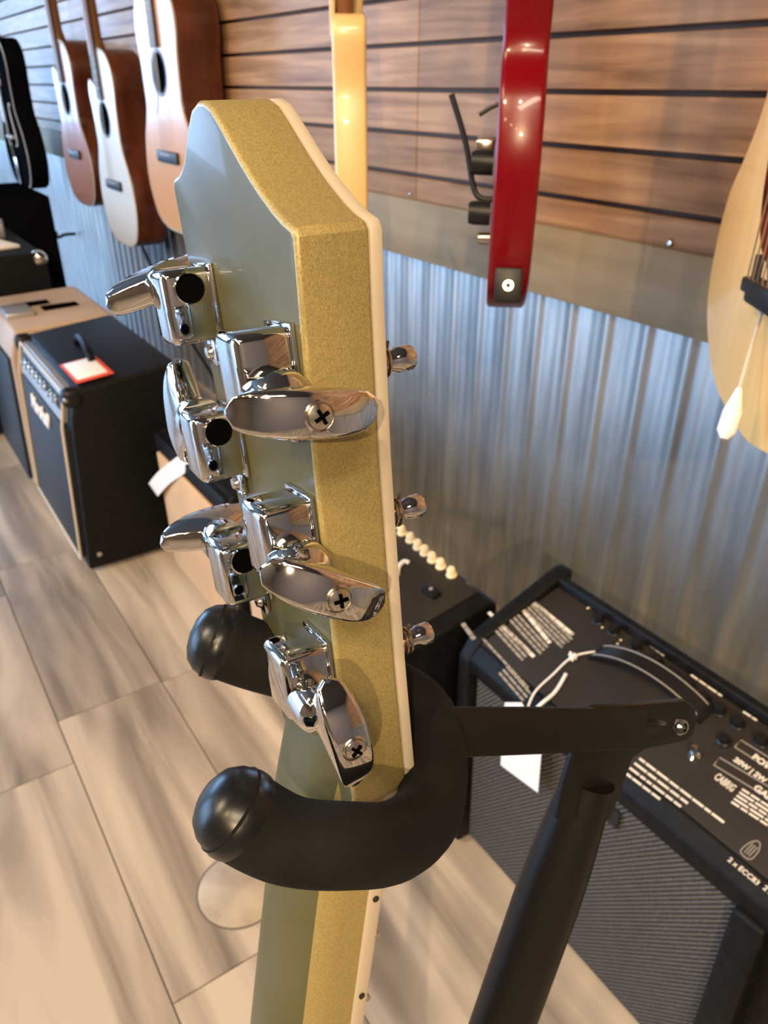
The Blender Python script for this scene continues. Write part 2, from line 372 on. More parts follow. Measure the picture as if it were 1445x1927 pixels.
# neck
ND = Vector((-.2216, -.9741, .0448)).normalized(); NZ = Vector((0, 0, 1)); NZ = (NZ - ND * NZ.dot(ND)).normalized(); NX = NZ.cross(ND).normalized()
if NX.x < 0: NX = -NX
def neck_ring(s, hw, back, front, cw):
    c = Vector((.0105, -.150, cw)) + ND * s; pts = []
    for k in range(17):
        th = math.pi * k / 16; pts.append(c + NZ * (math.cos(th) * hw) + NX * (front - (back + front) * (math.sin(th) ** .62)))
    return pts
rings = []
for s, hw, bk, fr in ((-.03, .0240, .0060, -.0030), (-.012, .0255, .0095, .0020), (.010, .0232, .0150, .0064), (.03, .0222, .0172, .0070), (.06, .0218, .0172, .0070), (.2, .0235, .0180, .0070), (.35, .0255, .0195, .0070), (.50, .0270, .022, .0070)):
    rings.append(neck_ring(s, hw, bk, fr, .0395))
bm = bmesh.new(); vr = [[bm.verts.new(p) for p in r_] for r_ in rings]
for i in range(len(vr) - 1):
    for k in range(17):
        f = bm.faces.new((vr[i][k], vr[i][(k + 1) % 17], vr[i + 1][(k + 1) % 17], vr[i + 1][k]))
        f.material_index = 0 if 5 <= k <= 15 and False else 0
bm.faces.new(vr[0]); bm.faces.new(vr[-1][::-1])
bmesh.ops.recalc_face_normals(bm, faces=bm.faces)
for f in bm.faces:
    f.material_index = 1 if f.normal.dot(NX) < -.62 else 0
bm_obj('neck', bm, ['gold', 'green'], gtr)
bm = bmesh.new()
lo = []; hi = []
for s, hw in ((.012, .0222), (.2, .0237), (.52, .0272)):
    c = Vector((.0105, -.150, .0395)) + ND * s
    lo.append((c + NZ * -hw + NX * .0070, c + NZ * hw + NX * .0070)); hi.append((c + NZ * -hw + NX * .0125, c + NZ * hw + NX * .0125))
la = [p[0] for p in lo] + [p[1] for p in lo[::-1]]; lb = [p[0] for p in hi] + [p[1] for p in hi[::-1]]
prism_bm(bm, la, lb, (0, 0, 1), .0008)
fb = bm_obj('fretboard', bm, ['cream', 'ebony'], gtr, label='fretboard with cream bound edge and black side dots')
for s in (.058, .1, .145, .19, .25, .31, .36): lathe('side_dot', [(0, .0), (.0011, .0), (.0011, .0006), (0, .0006)], Vector((.0105, -.150, .0395)) + ND * s - NZ * (.02225 + s * .0075) + NX * .0095, -NZ, 'ebony', fb, 12)
bm = bmesh.new()
for k in range(20):
    s = .56 * (1 - 2 ** (-(k + 1) / 12)) + .014; hw = .0222 + s * .0085
    c = Vector((.0105, -.150, .0395)) + ND * s + NX * .0126
    tube_bm(bm, [c - NZ * hw, c + NZ * hw], .0011, 8)
bm_obj('fret', bm, 'nickel', fb, kind='stuff')
box('nut', Vector((.0105, -.150, .0395)) + ND * .009 + NX * .0105, (.010, .004, .044), 'cream', gtr, .0006, rot=Matrix((NX, -ND, NZ)).transposed())
# body resting on the stand below the frame
bc = Vector((.0105, -.150, .0395)) + ND * .50
ol = []
for yy, hw in ((0, .03), (.01, .10), (.04, .135), (.09, .142), (.14, .125), (.19, .120), (.25, .15), (.30, .168), (.35, .16), (.385, .12), (.402, .06), (.405, 0)):
    ol.append((yy, hw))
pts = [(s, h) for s, h in ol] + [(s, -h) for s, h in ol[-2::-1]]
pts = [(p.x, p.y) for p in catmull([Vector((a * .93, b, 0)) for a, b in pts], 4, True)]
bm = bmesh.new()
prism_bm(bm, [bc + ND * (s - .03) + NZ * h - NX * .038 for s, h in pts], [bc + ND * (s - .03) + NZ * h + NX * .004 for s, h in pts], (0, 0, 0), .003)
bm_obj('body', bm, ['green'], gtr)
# tuners -------------------------------------------------------------
def tuner(zc, ya, side, rot, zwall, first=False, bscale=1.0):
    """side -1: near row (button towards -z), +1 far row. ya = worm axis along headstock; zc = box centre across"""
    top = ya + (.0148 if side < 0 else .0052); low = top - .0202
    bm = bmesh.new()
    bx(bm, Vector((-.0073, (top + low) / 2, zc)), (.0146, .0202, .0150), .0022, seg=3)
    # collar on button side
    prof = [(0, 0), (.0074, 0), (.0074, .0035), (.0070, .0070), (.0060, .0092), (.0042, .0104), (.0034, .0118), (.0032, .0150), (0, .0150)]
    lathe_bm(bm, prof, Vector((-.0074, ya, zc + side * .0070)), (0, 0, side), 28)
    hsng = bm_obj('tuner', bm, 'chrome', gtr)
    # worm hole on the inner side
    bm = bmesh.new(); lathe_bm(bm, [(0, 0), (.0042, 0), (.0044, .0006), (.0040, .0008), (.0038, .0004), (0, .0002)], Vector((-.0075, ya, zc - side * .0076)), (0, 0, -side), 28)
    for f in bm.faces: f.material_index = 0 if sum((v.co - Vector((-.0075, ya, v.co.z))).length for v in f.verts) / len(f.verts) < .0036 else 1
    bm_obj('worm_hole', bm, ['hole', 'chrome'], hsng, label='dark round worm shaft hole')
    # seam foot plate
    bm = bmesh.new(); bx(bm, Vector((-.0007, (top + low) / 2, zc)), (.0014, .0216, .0162), .0005); bm_obj('base_plate', bm, 'chrome', hsng)
    # small mounting lug with screw
    bm = bmesh.new()
    ly = low - .004 if side < 0 else low - .004
    bx(bm, Vector((-.0012, ly, zc)), (.0024, .008, .0075), .0010, seg=2)
    bm_obj('mounting_lug', bm, 'chrome', hsng)
    lathe('lug_screw', [(0, .0016), (.0016, .0012), (.0024, 0), (.0024, -.001), (0, -.001)], (-.0026, ly, zc), (-1, 0, 0), 'nickel', hsng, 16)
    # button: curved winged paddle. local b: u = long axis, v = outward (side*z), t = thickness
    c0 = Vector((-.0076, ya, zc + side * .0205))
    u = Vector((math.cos(rot), math.sin(rot), 0)); v = Vector((0, 0, side)); t_ = u.cross(v) * (1 if side < 0 else -1)
    bm = bmesh.new(); prof = []
    NU = 26
    HL = .0172 * bscale; rows = []
    for i in range(NU + 1):
        q = -1 + 2 * i / NU; x = q * HL
        e = max(0, 1 - abs(q) ** 2.6)
        vout = .0125 * (1 - .60 * abs(q) ** 2.2)
        vin = -.0062 + .0112 * abs(q) ** 1.15
        th = .0056 * (.30 + .70 * e ** .5) if e > 0 else .0012
        if i in (0, NU): vout = vin = (vout + vin) / 2; th = .0008
        mid = (vout + vin) / 2; hv = max((vout - vin) / 2, .0006)
        ring = []
        for k in range(20):
            ph = 2 * math.pi * k / 20; cs, sn = math.cos(ph), math.sin(ph)
            ex = .30
            pv = math.copysign(abs(cs) ** ex, cs); pt = math.copysign(abs(sn) ** .34, sn)
            # thicker towards the outer rim
            k_t = .70 + .30 * (pv * .5 + .5)
            ring.append(bm.verts.new(c0 + u * x + v * (mid + hv * pv) + t_ * (th * pt * k_t)))
        rows.append(ring)
    for i in range(NU):
        for k in range(20): bm.faces.new((rows[i][k], rows[i][(k + 1) % 20], rows[i + 1][(k + 1) % 20], rows[i + 1][k]))
    bm.faces.new(rows[0][::-1]); bm.faces.new(rows[-1])
    bm_obj('button', bm, 'chrome', hsng)
    # screw in the end of the button
    sc = c0 + v * .0118
    bm = bmesh.new(); lathe_bm(bm, [(.0034, -.002), (.0034, .0006), (.0031, .0009), (.0029, .0003), (.0026, .0011), (.0015, .0016), (0, .0018)], sc, v, 24)
    for an in (rot + .6, rot + .6 + math.pi / 2):
        d = Vector((math.cos(an), math.sin(an), 0)); e = d.cross(Vector((0, 0, 1)))
        bx(bm, sc + v * .0016, (.0034, .0007, .0009), 0, rot=Matrix((d, e, Vector((0, 0, 1)))).transposed())
        for f in bm.faces[-6:]: f.material_index = 1
    bm_obj('button_screw', bm, ['nickel', 'hole'], hsng, label='cross-head screw in the button')
    # string post and wound string on the face side
    pz = zwall; pa = (top + low) / 2 - .0045 if side < 0 else (top + low) / 2 - .004
    lathe('string_post', [(0, 0), (.0048, 0), (.0048, .0018), (.0030, .0020), (.0029, .0060), (.0024, .0085), (.0029, .0108), (.0034, .0118), (.0034, .0155), (.0030, .0162), (0, .0162)], (T - .0006, pa, pz), (1, 0, 0), 'chrome', hsng, 24)
    coil = []
    for k in range(64):
        th = k / 64 * 2 * math.pi * 3.4; coil.append(Vector((T + .0030 + k / 64 * .0052, pa + math.cos(th) * .0037, pz + math.sin(th) * .0037)))
    e = Vector((T + .0030, -.158, .0395 + (pz - .0395) * .35)); coil = [e] + coil
    x_ = coil[-1]; coil += [x_ + Vector((.001, .004, -.001)), x_ + Vector((.0005, .0072, -.0035))]
    tube('string', coil, .00055, 'string', hsng, 8)
    return hsng
for k in range(3): tuner(.0148 + .0022 * k, -.0350 - .0425 * k, -1, (R(-10), R(-33), R(-83))[k], .0190 + .0012 * k)
for k in range(3): tuner(.0670 - .0030 * k, -.0130 - .0400 * k, 1, (R(16), R(86), R(4))[k], .0665 - .0012 * k)

# ================================================================== guitar stand
st = thing('guitar_stand', 'black tubular guitar stand with padded U-shaped yoke holding the green guitar neck', 'guitar stand')
YK = [(432, 1520, .187), (500, 1562, .190), (560, 1584, .192), (650, 1590, .196), (742, 1582, .209), (803, 1528, .229), (817, 1430, .246), (800, 1350, .259), (735, 1300, .266), (640, 1274, .267), (560, 1254, .264), (480, 1232, .261), (425, 1212, .257), (398, 1203, .256)]
path = catmull([at(*p) for p in YK], 6)
nP = len(path)
RP = [.0110 - .0005 * min(1, k / 12) + (.0014 * max(0, min(1, (k - 40) / 20))) + (.0006 if k > nP - 8 else 0) for k in range(nP)]
pad = tube('yoke_padding', path, RP, 'padding', st, 28)
def cap_prof(r): return [(r * .97, -.003), (r * 1.03, -.001), (r * 1.03, .001), (r * .99, .0025), (r * .90, .0055), (r * .70, .0082), (r * .40, .0098), (0, .0104)]
d0 = (path[0] - path[3]).normalized(); d1 = (path[-1] - path[-4]).normalized()
lathe('end_cap', cap_prof(.0110), path[0] - d0 * .003, d0, 'rubber', st, 28, label='glossy rubber cap on the near yoke tip')
lathe('end_cap', cap_prof(.0124), path[-1] - d1 * .003, d1, 'rubber', st, 28, label='glossy rubber cap on the far yoke tip')
# steel strap from yoke to pivot
A0 = at(840, 1378, .252); A1 = at(1125, 1372, .288); A2 = at(1300, 1350, .313)
ax = (A1 - A0).normalized(); nv = (ax.cross(UP)).normalized(); vv = nv.cross(ax).normalized()
bmx = Matrix((ax, nv, vv)).transposed()
box('yoke_strap', (A0 + A1) / 2 + ax * .01, ((A1 - A0).length + .03, .0035, .0165), 'blackmetal', st, .0012, rot=bmx)
# folded bracket: outline in the plane facing the viewer
def cam_plate(pts, d, th, m, name, **k):
    bm = bmesh.new(); q = [at(x, y, dd) for x, y, dd in pts]; nn = (q[1] - q[0]).cross(q[-1] - q[0]).normalized()
    if nn.dot(FW) < 0: nn = -nn
    prism_bm(bm, q, [p + nn * th for p in q], (0, 0, 0), .0012, 2); return bm_obj(name, bm, m, st, **k)
def dp(x, y): return .284 + (x - 1100) * .00016 + (y - 1380) * .00005
pl = [(1100, 1345), (1125, 1330), (1200, 1326), (1290, 1318), (1308, 1330), (1314, 1352), (1306, 1384), (1290, 1396), (1215, 1412), (1192, 1428), (1184, 1450), (1150, 1545), (1052, 1545), (1064, 1480), (1088, 1400)]
cam_plate([(x, y, dp(x, y)) for x, y in pl], 0, .004, 'blackmetal', 'pivot_bracket')
rib = [(1128, 1370), (1150, 1362), (1230, 1356), (1252, 1362), (1250, 1376), (1232, 1386), (1160, 1394), (1136, 1390)]
cam_plate([(x, y, dp(x, y) - .0022) for x, y in rib], 0, .004, 'blackmetal', 'pressed_rib')
rv = at(1279, 1367, dp(1279, 1367) - .002)
bm = bmesh.new(); lathe_bm(bm, [(0, -.001), (.0016, -.0005), (.0018, .0012), (.0030, .0016), (.0034, .0008), (.0034, -.002)], rv, (EYE - rv), 20)
bm_obj('rivet', bm, 'chrome', st, label='bright hollow rivet')
t0 = at(1100, 1490, .298); t1 = at(945, 1927, .325); td = (t1 - t0).normalized(); tend = t0 + td * ((.02 - t0.z) / td.z)
tend = t0 + td * ((.46 - t0.z) / td.z); cx_ = Vector((.05, tend.y, 0)); tend.x = max(tend.x, .045)
tube('upright_tube', [t0 - td * .006, t0 + td * .012, t0 + td * .03, t0 + td * .05, t0 + td * ((.50 - t0.z) / td.z)], [.0098, .0112, .0124, .0130, .0130], 'blackmetal', st, 28)
q_ = t0 + td * ((.50 - t0.z) / td.z)
tube('lower_column', [q_ - td * .0, q_ + Vector((.002, 0, -.03)), Vector((q_.x + .006, q_.y, .40)), Vector((q_.x + .008, q_.y, .02))], .0142, 'blackmetal', st, 24)
for k, (dx, dy) in enumerate(((.24, .16), (.24, -.20), (-.01, -.30))):
    e_ = Vector((q_.x + dx, q_.y + dy, .012)); tube('leg', [Vector((q_.x + .008, q_.y, .26)), e_], .009, 'blackmetal', st, 14)
    tube('rubber_foot', [e_ + Vector((0, 0, -.012)), e_ + Vector((0, 0, .014))], .013, 'rubber', st, 14)

# ================================================================== hanging guitars
def body_outline(L_, lw, ww, uw, cut=0, n=7):
    """returns list (h, z) closed: right side (+) then left; cut>0 gives a Venetian cutaway on + side"""
    prof = [(0, 0), (.42 * lw, .006 * L_), (.78 * lw, .055 * L_), (.97 * lw, .17 * L_), (lw, .27 * L_), (.9 * lw, .40 * L_), (1.03 * ww, .52 * L_), (ww, .60 * L_), (.93 * uw, .72 * L_), (uw, .82 * L_), (.93 * uw, .91 * L_), (.66 * uw, .975 * L_), (.25 * uw, 1.0 * L_)]
    right = list(prof)
    if cut: right = prof[:9] + [(.98 * uw, .80 * L_), (.86 * uw, .855 * L_), (.66 * uw, .85 * L_), (.42 * uw, .83 * L_), (.26 * uw, .87 * L_), (.20 * uw, .95 * L_), (.18 * uw, 1.0 * L_)]
    left = [(-h, z) for h, z in prof[:0:-1]]
    pts = [Vector((h, z, 0)) for h, z in right + left]
    return [(p.x, p.y) for p in catmull(pts, n, True)]
def acoustic(label, loc, yaw, L_, lw, ww, uw, depth, top_m, side_m, cut=0, group=None, black=False, pick=None, neckm='neckwood', bindm='cream'):
    """local frame: +x = out of the soundboard, +y = to the viewer's left, z up; origin at bottom of body on the front plane"""
    mx = Matrix.Translation(loc) @ Matrix.Rotation(yaw, 4, 'Z')
    r = thing('archtop_guitar' if black else 'acoustic_guitar', label, 'guitar', group, mx)
    O_ = body_outline(L_, lw, ww, uw, cut)
    P3 = lambda d, sc=1.0: [Vector((d, -h * sc, L_ * .4 + (z - L_ * .4) * sc)) for h, z in O_]
    bm = bmesh.new(); prism_bm(bm, P3(-depth), P3(-.003), (0, 0, 0), .004, 2); bm_obj('body', bm, side_m, r)
    bm = bmesh.new(); prism_bm(bm, P3(-.004, 1.004), P3(.0, 1.004), (0, 0, 0), .001, 1); bm_obj('binding', bm, bindm, r)
    bm = bmesh.new(); prism_bm(bm, P3(-.003, .985), P3(.0012, .985), (0, 0, 0), .001, 1); bm_obj('soundboard', bm, top_m, r)
    # neck, headstock, fretboard
    bm = bmesh.new(); za = L_ * .97; zb = L_ + .36
    tube_bm(bm, [Vector((-.012, 0, za)), Vector((-.006, 0, za + .05)), Vector((-.004, 0, zb))], [.029, .024, .021], 20, True, 1); bm_obj('neck', bm, neckm, r)
    hexa('headstock', [(-.018, .026, zb), (-.018, -.026, zb), (-.004, -.026, zb), (-.004, .026, zb), (-.04, .036, zb + .19), (-.04, -.036, zb + .19), (-.026, -.036, zb + .19), (-.026, .036, zb + .19)], neckm, r, .004)
    for k in range(3):
        for s_ in (-1, 1): box('tuning_machine', (-.02 - k * .006, s_ * .042, zb + .04 + k * .05), (.01, .022, .014), 'chrome', r, .003)
    fb_ = hexa('fretboard', [(.000, .028, L_ * .76), (.000, -.028, L_ * .76), (.009, -.028, L_ * .76), (.009, .028, L_ * .76), (.000, .022, zb), (.000, -.022, zb), (.009, -.022, zb), (.009, .022, zb)], 'rosewood' if not black else 'ebony', r, .001)
    bm = bmesh.new()
    for k in range(19): z = L_ * .77 + .62 * (1 - 2 ** (-(k) / 12.)) * .78; tube_bm(bm, [(.0095, -.024, z), (.0095, .024, z)], .0012, 6)
    bm_obj('fret', bm, 'nickel', fb_, kind='stuff')
    if not black:
        zh = L_ * .665
        bm = bmesh.new(); ring = [(.052, .0016), (.060, .0016), (.060, .0005), (.052, .0005)]
        lathe('rosette', [(.0515, .0012), (.0515, .0019), (.059, .0019), (.059, .0010)], (0, 0, zh), (1, 0, 0), 'ebony', r, 36)
        lathe('soundhole', [(0, .0016), (.0505, .0016), (.0505, .0008)], (0, 0, zh), (1, 0, 0), 'hole', r, 36, label='dark round soundhole')
        zb_ = L_ * .33
        br = box('bridge', (.006, 0, zb_), (.010, .165, .032), 'ebony', r, .004, seg=3)
        box('saddle', (.0125, 0, zb_ + .006), (.004, .075, .003), 'cream', br, .0008)
        if pick:
            pts = catmull([Vector((.0022, -h, z, )) for h, z in ((.058, zh + .03), (.10, zh + .03), (.115, zh - .03), (.098, zh - .10), (.06, zh - .10), (.035, zh - .055), (.058, zh - .02))], 5, True)
            bm = bmesh.new(); prism_bm(bm, [p for p in pts], [p + Vector((.001, 0, 0)) for p in pts], (0, 0, 0)); bm_obj('pickguard', bm, pick, r)
        bm = bmesh.new()
        for k in range(6): tube_bm(bm, [(.013, -.027 + k * .0108, zb_ + .004), (.012, -.018 + k * .0072, zb)], .0005, 6)
        bm_obj('strings', bm, 'string', r)
    else:
        for s_ in (-1, 1):
            pts = [Vector((.0025, s_ * y_, z_)) for y_, z_ in ((.055, .30 * L_), (.085, .31 * L_), (.092, .36 * L_), (.075, .44 * L_), (.060, .52 * L_), (.070, .58 * L_), (.095, .57 * L_))]
            tube('f_hole', catmull(pts, 6), .004, 'piping', r, 8)
        box('tailpiece', (.012, 0, .12 * L_), (.006, .07, .2 * L_), 'nickel', r, .003)
        box('bridge', (.010, 0, .36 * L_), (.018, .12, .014), 'piping', r, .003)
        pg = [Vector((.012, y_, z_)) for y_, z_ in ((-.03, .45 * L_), (-.09, .46 * L_), (-.085, .66 * L_), (-.03, .75 * L_))]
        bm = bmesh.new(); prism_bm(bm, pg, [p + Vector((.002, 0, 0)) for p in pg]); bm_obj('pickguard', bm, 'piping', r)
        box('pickup', (.010, 0, .72 * L_), (.02, .085, .032), 'nickel', r, .003)
        bm = bmesh.new()
        for k in range(6): tube_bm(bm, [(.014, -.027 + k * .0108, .2 * L_), (.020, -.025 + k * .0104, .36 * L_), (.012, -.018 + k * .0072, zb)], .0005, 6)
        bm_obj('strings', bm, 'string', r)
    # wall hanger yoke that the headstock hangs from
    hg = thing('wall_hanger', 'black wall hanger holding up ' + {'mahogany': 'a guitar'}.get('x', label.split(' hanging')[0]), 'hanger', 'guitar wall hangers', mx)
    tube('hook', catmull([(.02, .034, zb + .006), (-.03, .034, zb + .006), (-.045, .015, zb + .006), (-.045, -.015, zb + .006), (-.03, -.034, zb + .006), (.02, -.034, zb + .006)], 5), .005, 'rubber', hg, 10)
    wallx = (WX - loc[0])
    tube('arm', [(-.045, 0, zb + .006), (-wallx - .0 if abs(yaw - math.pi) < .01 else -.1, 0, zb + .006)], .005, 'blackmetal', hg, 10)
    return r
PI = math.pi
acoustic('honey-topped acoustic guitar with red-brown sides hanging nearest of the row of three', (.85, 2.415, .645), PI, .640, .215, .145, .160, .125, 'spruce', 'mahogany', 0, None, pick='tortoise')
acoustic('white-topped cutaway acoustic guitar hanging in the middle of the row of three', (.85, 3.02, .52), PI, .625, .197, .135, .150, .11, 'whitetop', 'mahogany', 1, None)
acoustic('amber-brown cutaway acoustic guitar hanging farthest of the row of three', (.85, 3.51, .605), PI, .580, .205, .135, .148, .11, 'browntop', 'mahogany', 1, None)
acoustic('black archtop guitar with pale binding hanging at the left edge', (.775, 4.32, .600), PI, .62, .235, .155, .175, .085, 'blackmatte', 'blackmatte', 0, None, black=True, neckm='neckwood', bindm='piping')

# ---- pear-bodied natural instrument at the right edge
ALP = R(35); e = Vector((math.sin(ALP), math.cos(ALP), 0)); nr = Vector((-math.cos(ALP), math.sin(ALP), 0))
mmx = Matrix((nr, e, Vector((0, 0, 1)))).transposed().to_4x4(); mmx.translation = Vector((.646, .373, .70))
nm = thing('acoustic_guitar', 'pale natural-topped acoustic guitar with dark red pickguard at the right edge', 'guitar', None, mmx)
hl = [(.02, .49), (.07, .47), (.088, .42), (.091, .38), (.096, .343), (.103, .316), (.117, .287), (.135, .255), (.142, .212), (.140, .170), (.127, .135), (.096, .100), (.059, .079), (.006, .067), (-.02, .064)]
pp = [Vector((0, h, z)) for h, z in hl] + [Vector((0, -.04 - h, z)) for h, z in hl[-2::-1]]
pp = catmull(pp, 6, True)
sh = lambda d, s=1: [Vector((d, p.y * s, .2 + (p.z - .2) * s)) for p in pp]
bm = bmesh.new(); prism_bm(bm, sh(-.08), sh(-.003), (0, 0, 0), .003); bm_obj('body', bm, 'maple', nm)
bm = bmesh.new(); prism_bm(bm, sh(-.003, 1.003), sh(.0, 1.003), (0, 0, 0), .001, 2); bm_obj('soundboard', bm, 'nattop', nm)
pg = [(.062, .46), (.064, .38), (.062, .31), (.057, .27), (.048, .243), (.036, .225), (.018, .215), (.0, .215), (0, .46)]
pgp = catmull([Vector((.0045, a - .012, b)) for a, b in pg], 5, True)
bm = bmesh.new(); prism_bm(bm, pgp, [p + Vector((.0022, 0, 0)) for p in pgp]); bm_obj('pickguard', bm, 'tortoise', nm, label='dark red tortoise pickguard')
lathe('pickguard_screw', [(0, .001), (.003, .0005), (.003, -.001)], (.0068, .026, .262), (1, 0, 0), 'nickel', nm, 14)
br = box('bridge', (.008, -.040, .188), (.016, .116, .016), 'ebony', nm, .004, seg=3)
box('saddle', (.020, -.040, .200), (.016, .080, .012), 'ebony', br, .002)
for k in range(3): lathe('bridge_post', [(0, .018), (.004, .018), (.004, 0), (0, 0)], (.016, .0 - k * .036, .205), (0, 0, 1), 'ebony', br, 12)
box('neck', (-.008, 0, .68), (.022, .045, .42), 'maple', nm, .008, seg=3)
box('fretboard', (.008, 0, .62), (.008, .048, .55), 'ebony', nm, .002)
box('headstock', (-.02, 0, .97), (.016, .07, .18), 'maple', nm, .006)
bm = bmesh.new()
for k in range(6):
    y_ = -.012 - k * .0096; tube_bm(bm, [(.010, y_, .19), (.028, y_, .208), (.016, y_ * .8 - .005, .88)], .0007, 6)
bm_obj('strings', bm, 'string', nm)
c0 = at(1448, 535, .660); c1 = at(1386, 748, .660)
cdl = thing('hanging_cord', 'pale cord with a white plastic tip dangling in front of the natural guitar at right', 'cord')
tube('cord', [c0 + UP * .03, c0, c1], .0017, 'piping', cdl, 10)
tube('tip', [c1 + (c0 - c1) * .08, c1 + (c0 - c1) * -.02, at(1378, 775, .660), at(1366, 812, .660), at(1362, 826, .660)], [.0024, .0050, .0078, .0078, .0030], 'paper', cdl, 18)

# ---- edge-on electrics
def electric(name, label, near, az, L_, hw, th, bodym, outline, neckm, zb):
    """body plane vertical, containing azimuth az; near = point of the edge closest to the camera at the bottom"""
    e_ = Vector((math.sin(az), math.cos(az), 0)); nn = Vector((-math.cos(az), math.sin(az), 0))
    mx = Matrix((nn, e_, Vector((0, 0, 1)))).transposed().to_4x4(); mx.translation = Vector((near[0], near[1], zb))
    r = thing(name, label, 'guitar', None, mx)
    pts = catmull([Vector((0, a, b)) for a, b in outline], 6, True)
    bm = bmesh.new(); prism_bm(bm, [p + Vector((-th / 2, 0, 0)) for p in pts], [p + Vector((th / 2, 0, 0)) for p in pts], (0, 0, 0), .005, 3)
    bm_obj('body', bm, bodym, r)
    return r
rd = electric('electric_guitar', 'glossy cherry red electric guitar hanging edge-on beside the pale slat wall', (.541, .588), R(41.5), .4, .17, .043, 'cherry',
    [(.02, .055), (.0, .15), (.012, .22), (.035, .265), (.02, .33), (.03, .40), (.075, .44), (.10, .40), (.13, .385), (.19, .385), (.22, .40), (.25, .44), (.29, .40), (.30, .33), (.285, .265), (.31, .22), (.325, .14), (.31, .06), (.25, .012), (.16, .0), (.08, .012)], 'neckwood', .817)
def rl(x, y, z): return Vector((x, y, z))
box('neck', (.005, .16, .62), (.024, .055, .5), 'neckwood', rd, .008)
box('fretboard', (.022, .16, .60), (.008, .056, .52), 'ebony', rd, .002)
box('headstock', (0, .16, .95), (.016, .08, .18), 'cherry', rd, .006)
for (a, b) in ((.040, .116), (.050, .162)):
    lathe('control_knob', [(0, .022), (.010, .022), (.0115, .018), (.012, .004), (.012, 0), (0, 0)], (.023, a, b), (1, 0, 0), 'plasticblack', rd, 20)
lathe('jack', [(0, .012), (.006, .012), (.007, 0), (0, 0)], (.022, .05, .09), (1, 0, 0), 'nickel', rd, 16)
box('tailpiece', (.034, .16, .17), (.02, .09, .018), 'nickel', rd, .003)
bm = bmesh.new(); tube_bm(bm, catmull([(.020, .05, .128), (.034, .05, .129), (.042, .052, .140), (.052, .054, .180), (.068, .056, .222)], 5), .0030, 12); bm_obj('tremolo_arm', bm, 'plasticblack', rd)
bm = bmesh.new(); tube_bm(bm, [(.018, .06, .215), (.030, .06, .210), (.040, .06, .204)], .002, 8); bm_obj('switch', bm, 'plasticblack', rd)
# jack plate on the lower edge facing the viewer
jp = box('jack_plate', (0, .0085, .052), (.027, .004, .034), 'plasticblack', rd, .003, rot=Matrix.Rotation(R(-16), 3, 'X'))
lathe('jack_socket', [(.0024, .0), (.0028, .003), (.0052, .003), (.0058, .0)], (0, .0060, .052), (0, -1, .28), 'nickel', jp, 20)

bt = electric('electric_guitar', 'butter-cream electric guitar hanging edge-on left of the red guitar', (.604, .990), R(31.0), .4, .16, .045, 'butter',
    [(.01, .06), (.0, .14), (.008, .22), (.018, .27), (.010, .33), (.030, .352), (.09, .342), (.13, .345), (.17, .36), (.20, .40), (.23, .50), (.26, .52), (.285, .46), (.28, .33), (.27, .26), (.29, .20), (.30, .12), (.28, .05), (.22, .01), (.15, .0), (.07, .01)], 'neckwood', .775)
box('neck', (.005, .15, .60), (.024, .055, .50), 'neckwood', bt, .008)
box('fretboard', (.022, .15, .58), (.008, .056, .50), 'maple', bt, .002)
box('headstock', (0, .15, .93), (.016, .08, .18), 'butter', bt, .006)
for z_ in (.10, .14): lathe('control_knob', [(0, .016), (.009, .016), (.010, 0), (0, 0)], (.0225, .06, z_), (1, 0, 0), 'chrome', bt, 18)
box('bridge', (.028, .15, .12), (.012, .08, .03), 'chrome', bt, .002)
for (rx, ry, zz, who) in ((.659, .700, .817 + .87, 'cherry red guitar'), (.677, 1.124, .775 + .84, 'butter-cream guitar')):
    hg = thing('wall_hanger', 'black wall hanger holding up the ' + who, 'hanger', 'guitar wall hangers', Matrix.Translation((rx, ry, zz)))
    tube('arm', [(WX - rx, 0, .03), (.03, 0, .03)], .005, 'blackmetal', hg, 10)
    tube('hook', catmull([(-.02, .03, .0), (.02, .035, .0), (.034, 0, .012), (.02, -.035, .0), (-.02, -.03, .0)], 5), .005, 'rubber', hg, 10)

# ================================================================== amplifiers
def amp_prism(name, y0, y1, prof, m, parent, bev=.006):
    bm = bmesh.new(); prism_bm(bm, [Vector((x, y0, z)) for x, z in prof], [Vector((x, y1, z)) for x, z in prof], (0, 0, 0))
    bmesh.ops.bevel(bm, geom=[e_ for e_ in bm.edges], offset=bev, segments=3, profile=.5, affect='EDGES', clamp_overlap=True)
    return bm_obj(name, bm, m, parent)
def feet(parent, xs, ys, top=.012):
    for x in xs:
        for y in ys: lathe('foot', [(0, 0), (.014, 0), (.016, top), (0, top)], (x, y, 0), (0, 0, 1), 'rubber', parent, 14)
# --- big right amp with text on its top panel
AC = thing('guitar_amplifier', 'large black combo amplifier with white printed top panel and ribbed grille, nearest at lower right', 'amplifier')
y0, y1 = -.02, .625; FX = .55; ZB = .012
PF = Vector((.552, 0, .398)); PB = Vector((.690, 0, .4386)); PU = (PB - PF).normalized(); PN = Vector((-PU.z, 0, PU.x))
amp_prism('cabinet', y0, y1, [(FX + .03, ZB), (FX + .008, .352), (.558, .388), (.565, .392), (.690, .428), (.700, .438), (.714, .438), (.714, ZB)], 'tolex', AC, .006)
for yy in (y0 + .011, y1 - .011):
    amp_prism('side_cheek', yy - .012, yy + .012, [(FX - .012, ZB), (FX - .014, .372), (.556, .402), (.690, .452), (.704, .456), (.718, .456), (.718, ZB)], 'tolex', AC, .005)
amp_prism('front_bar', y0 + .02, y1 - .02, [(FX - .010, .352), (FX - .012, .378), (FX + .004, .396), (.566, .396), (.566, .352)], 'tolex', AC, .005)
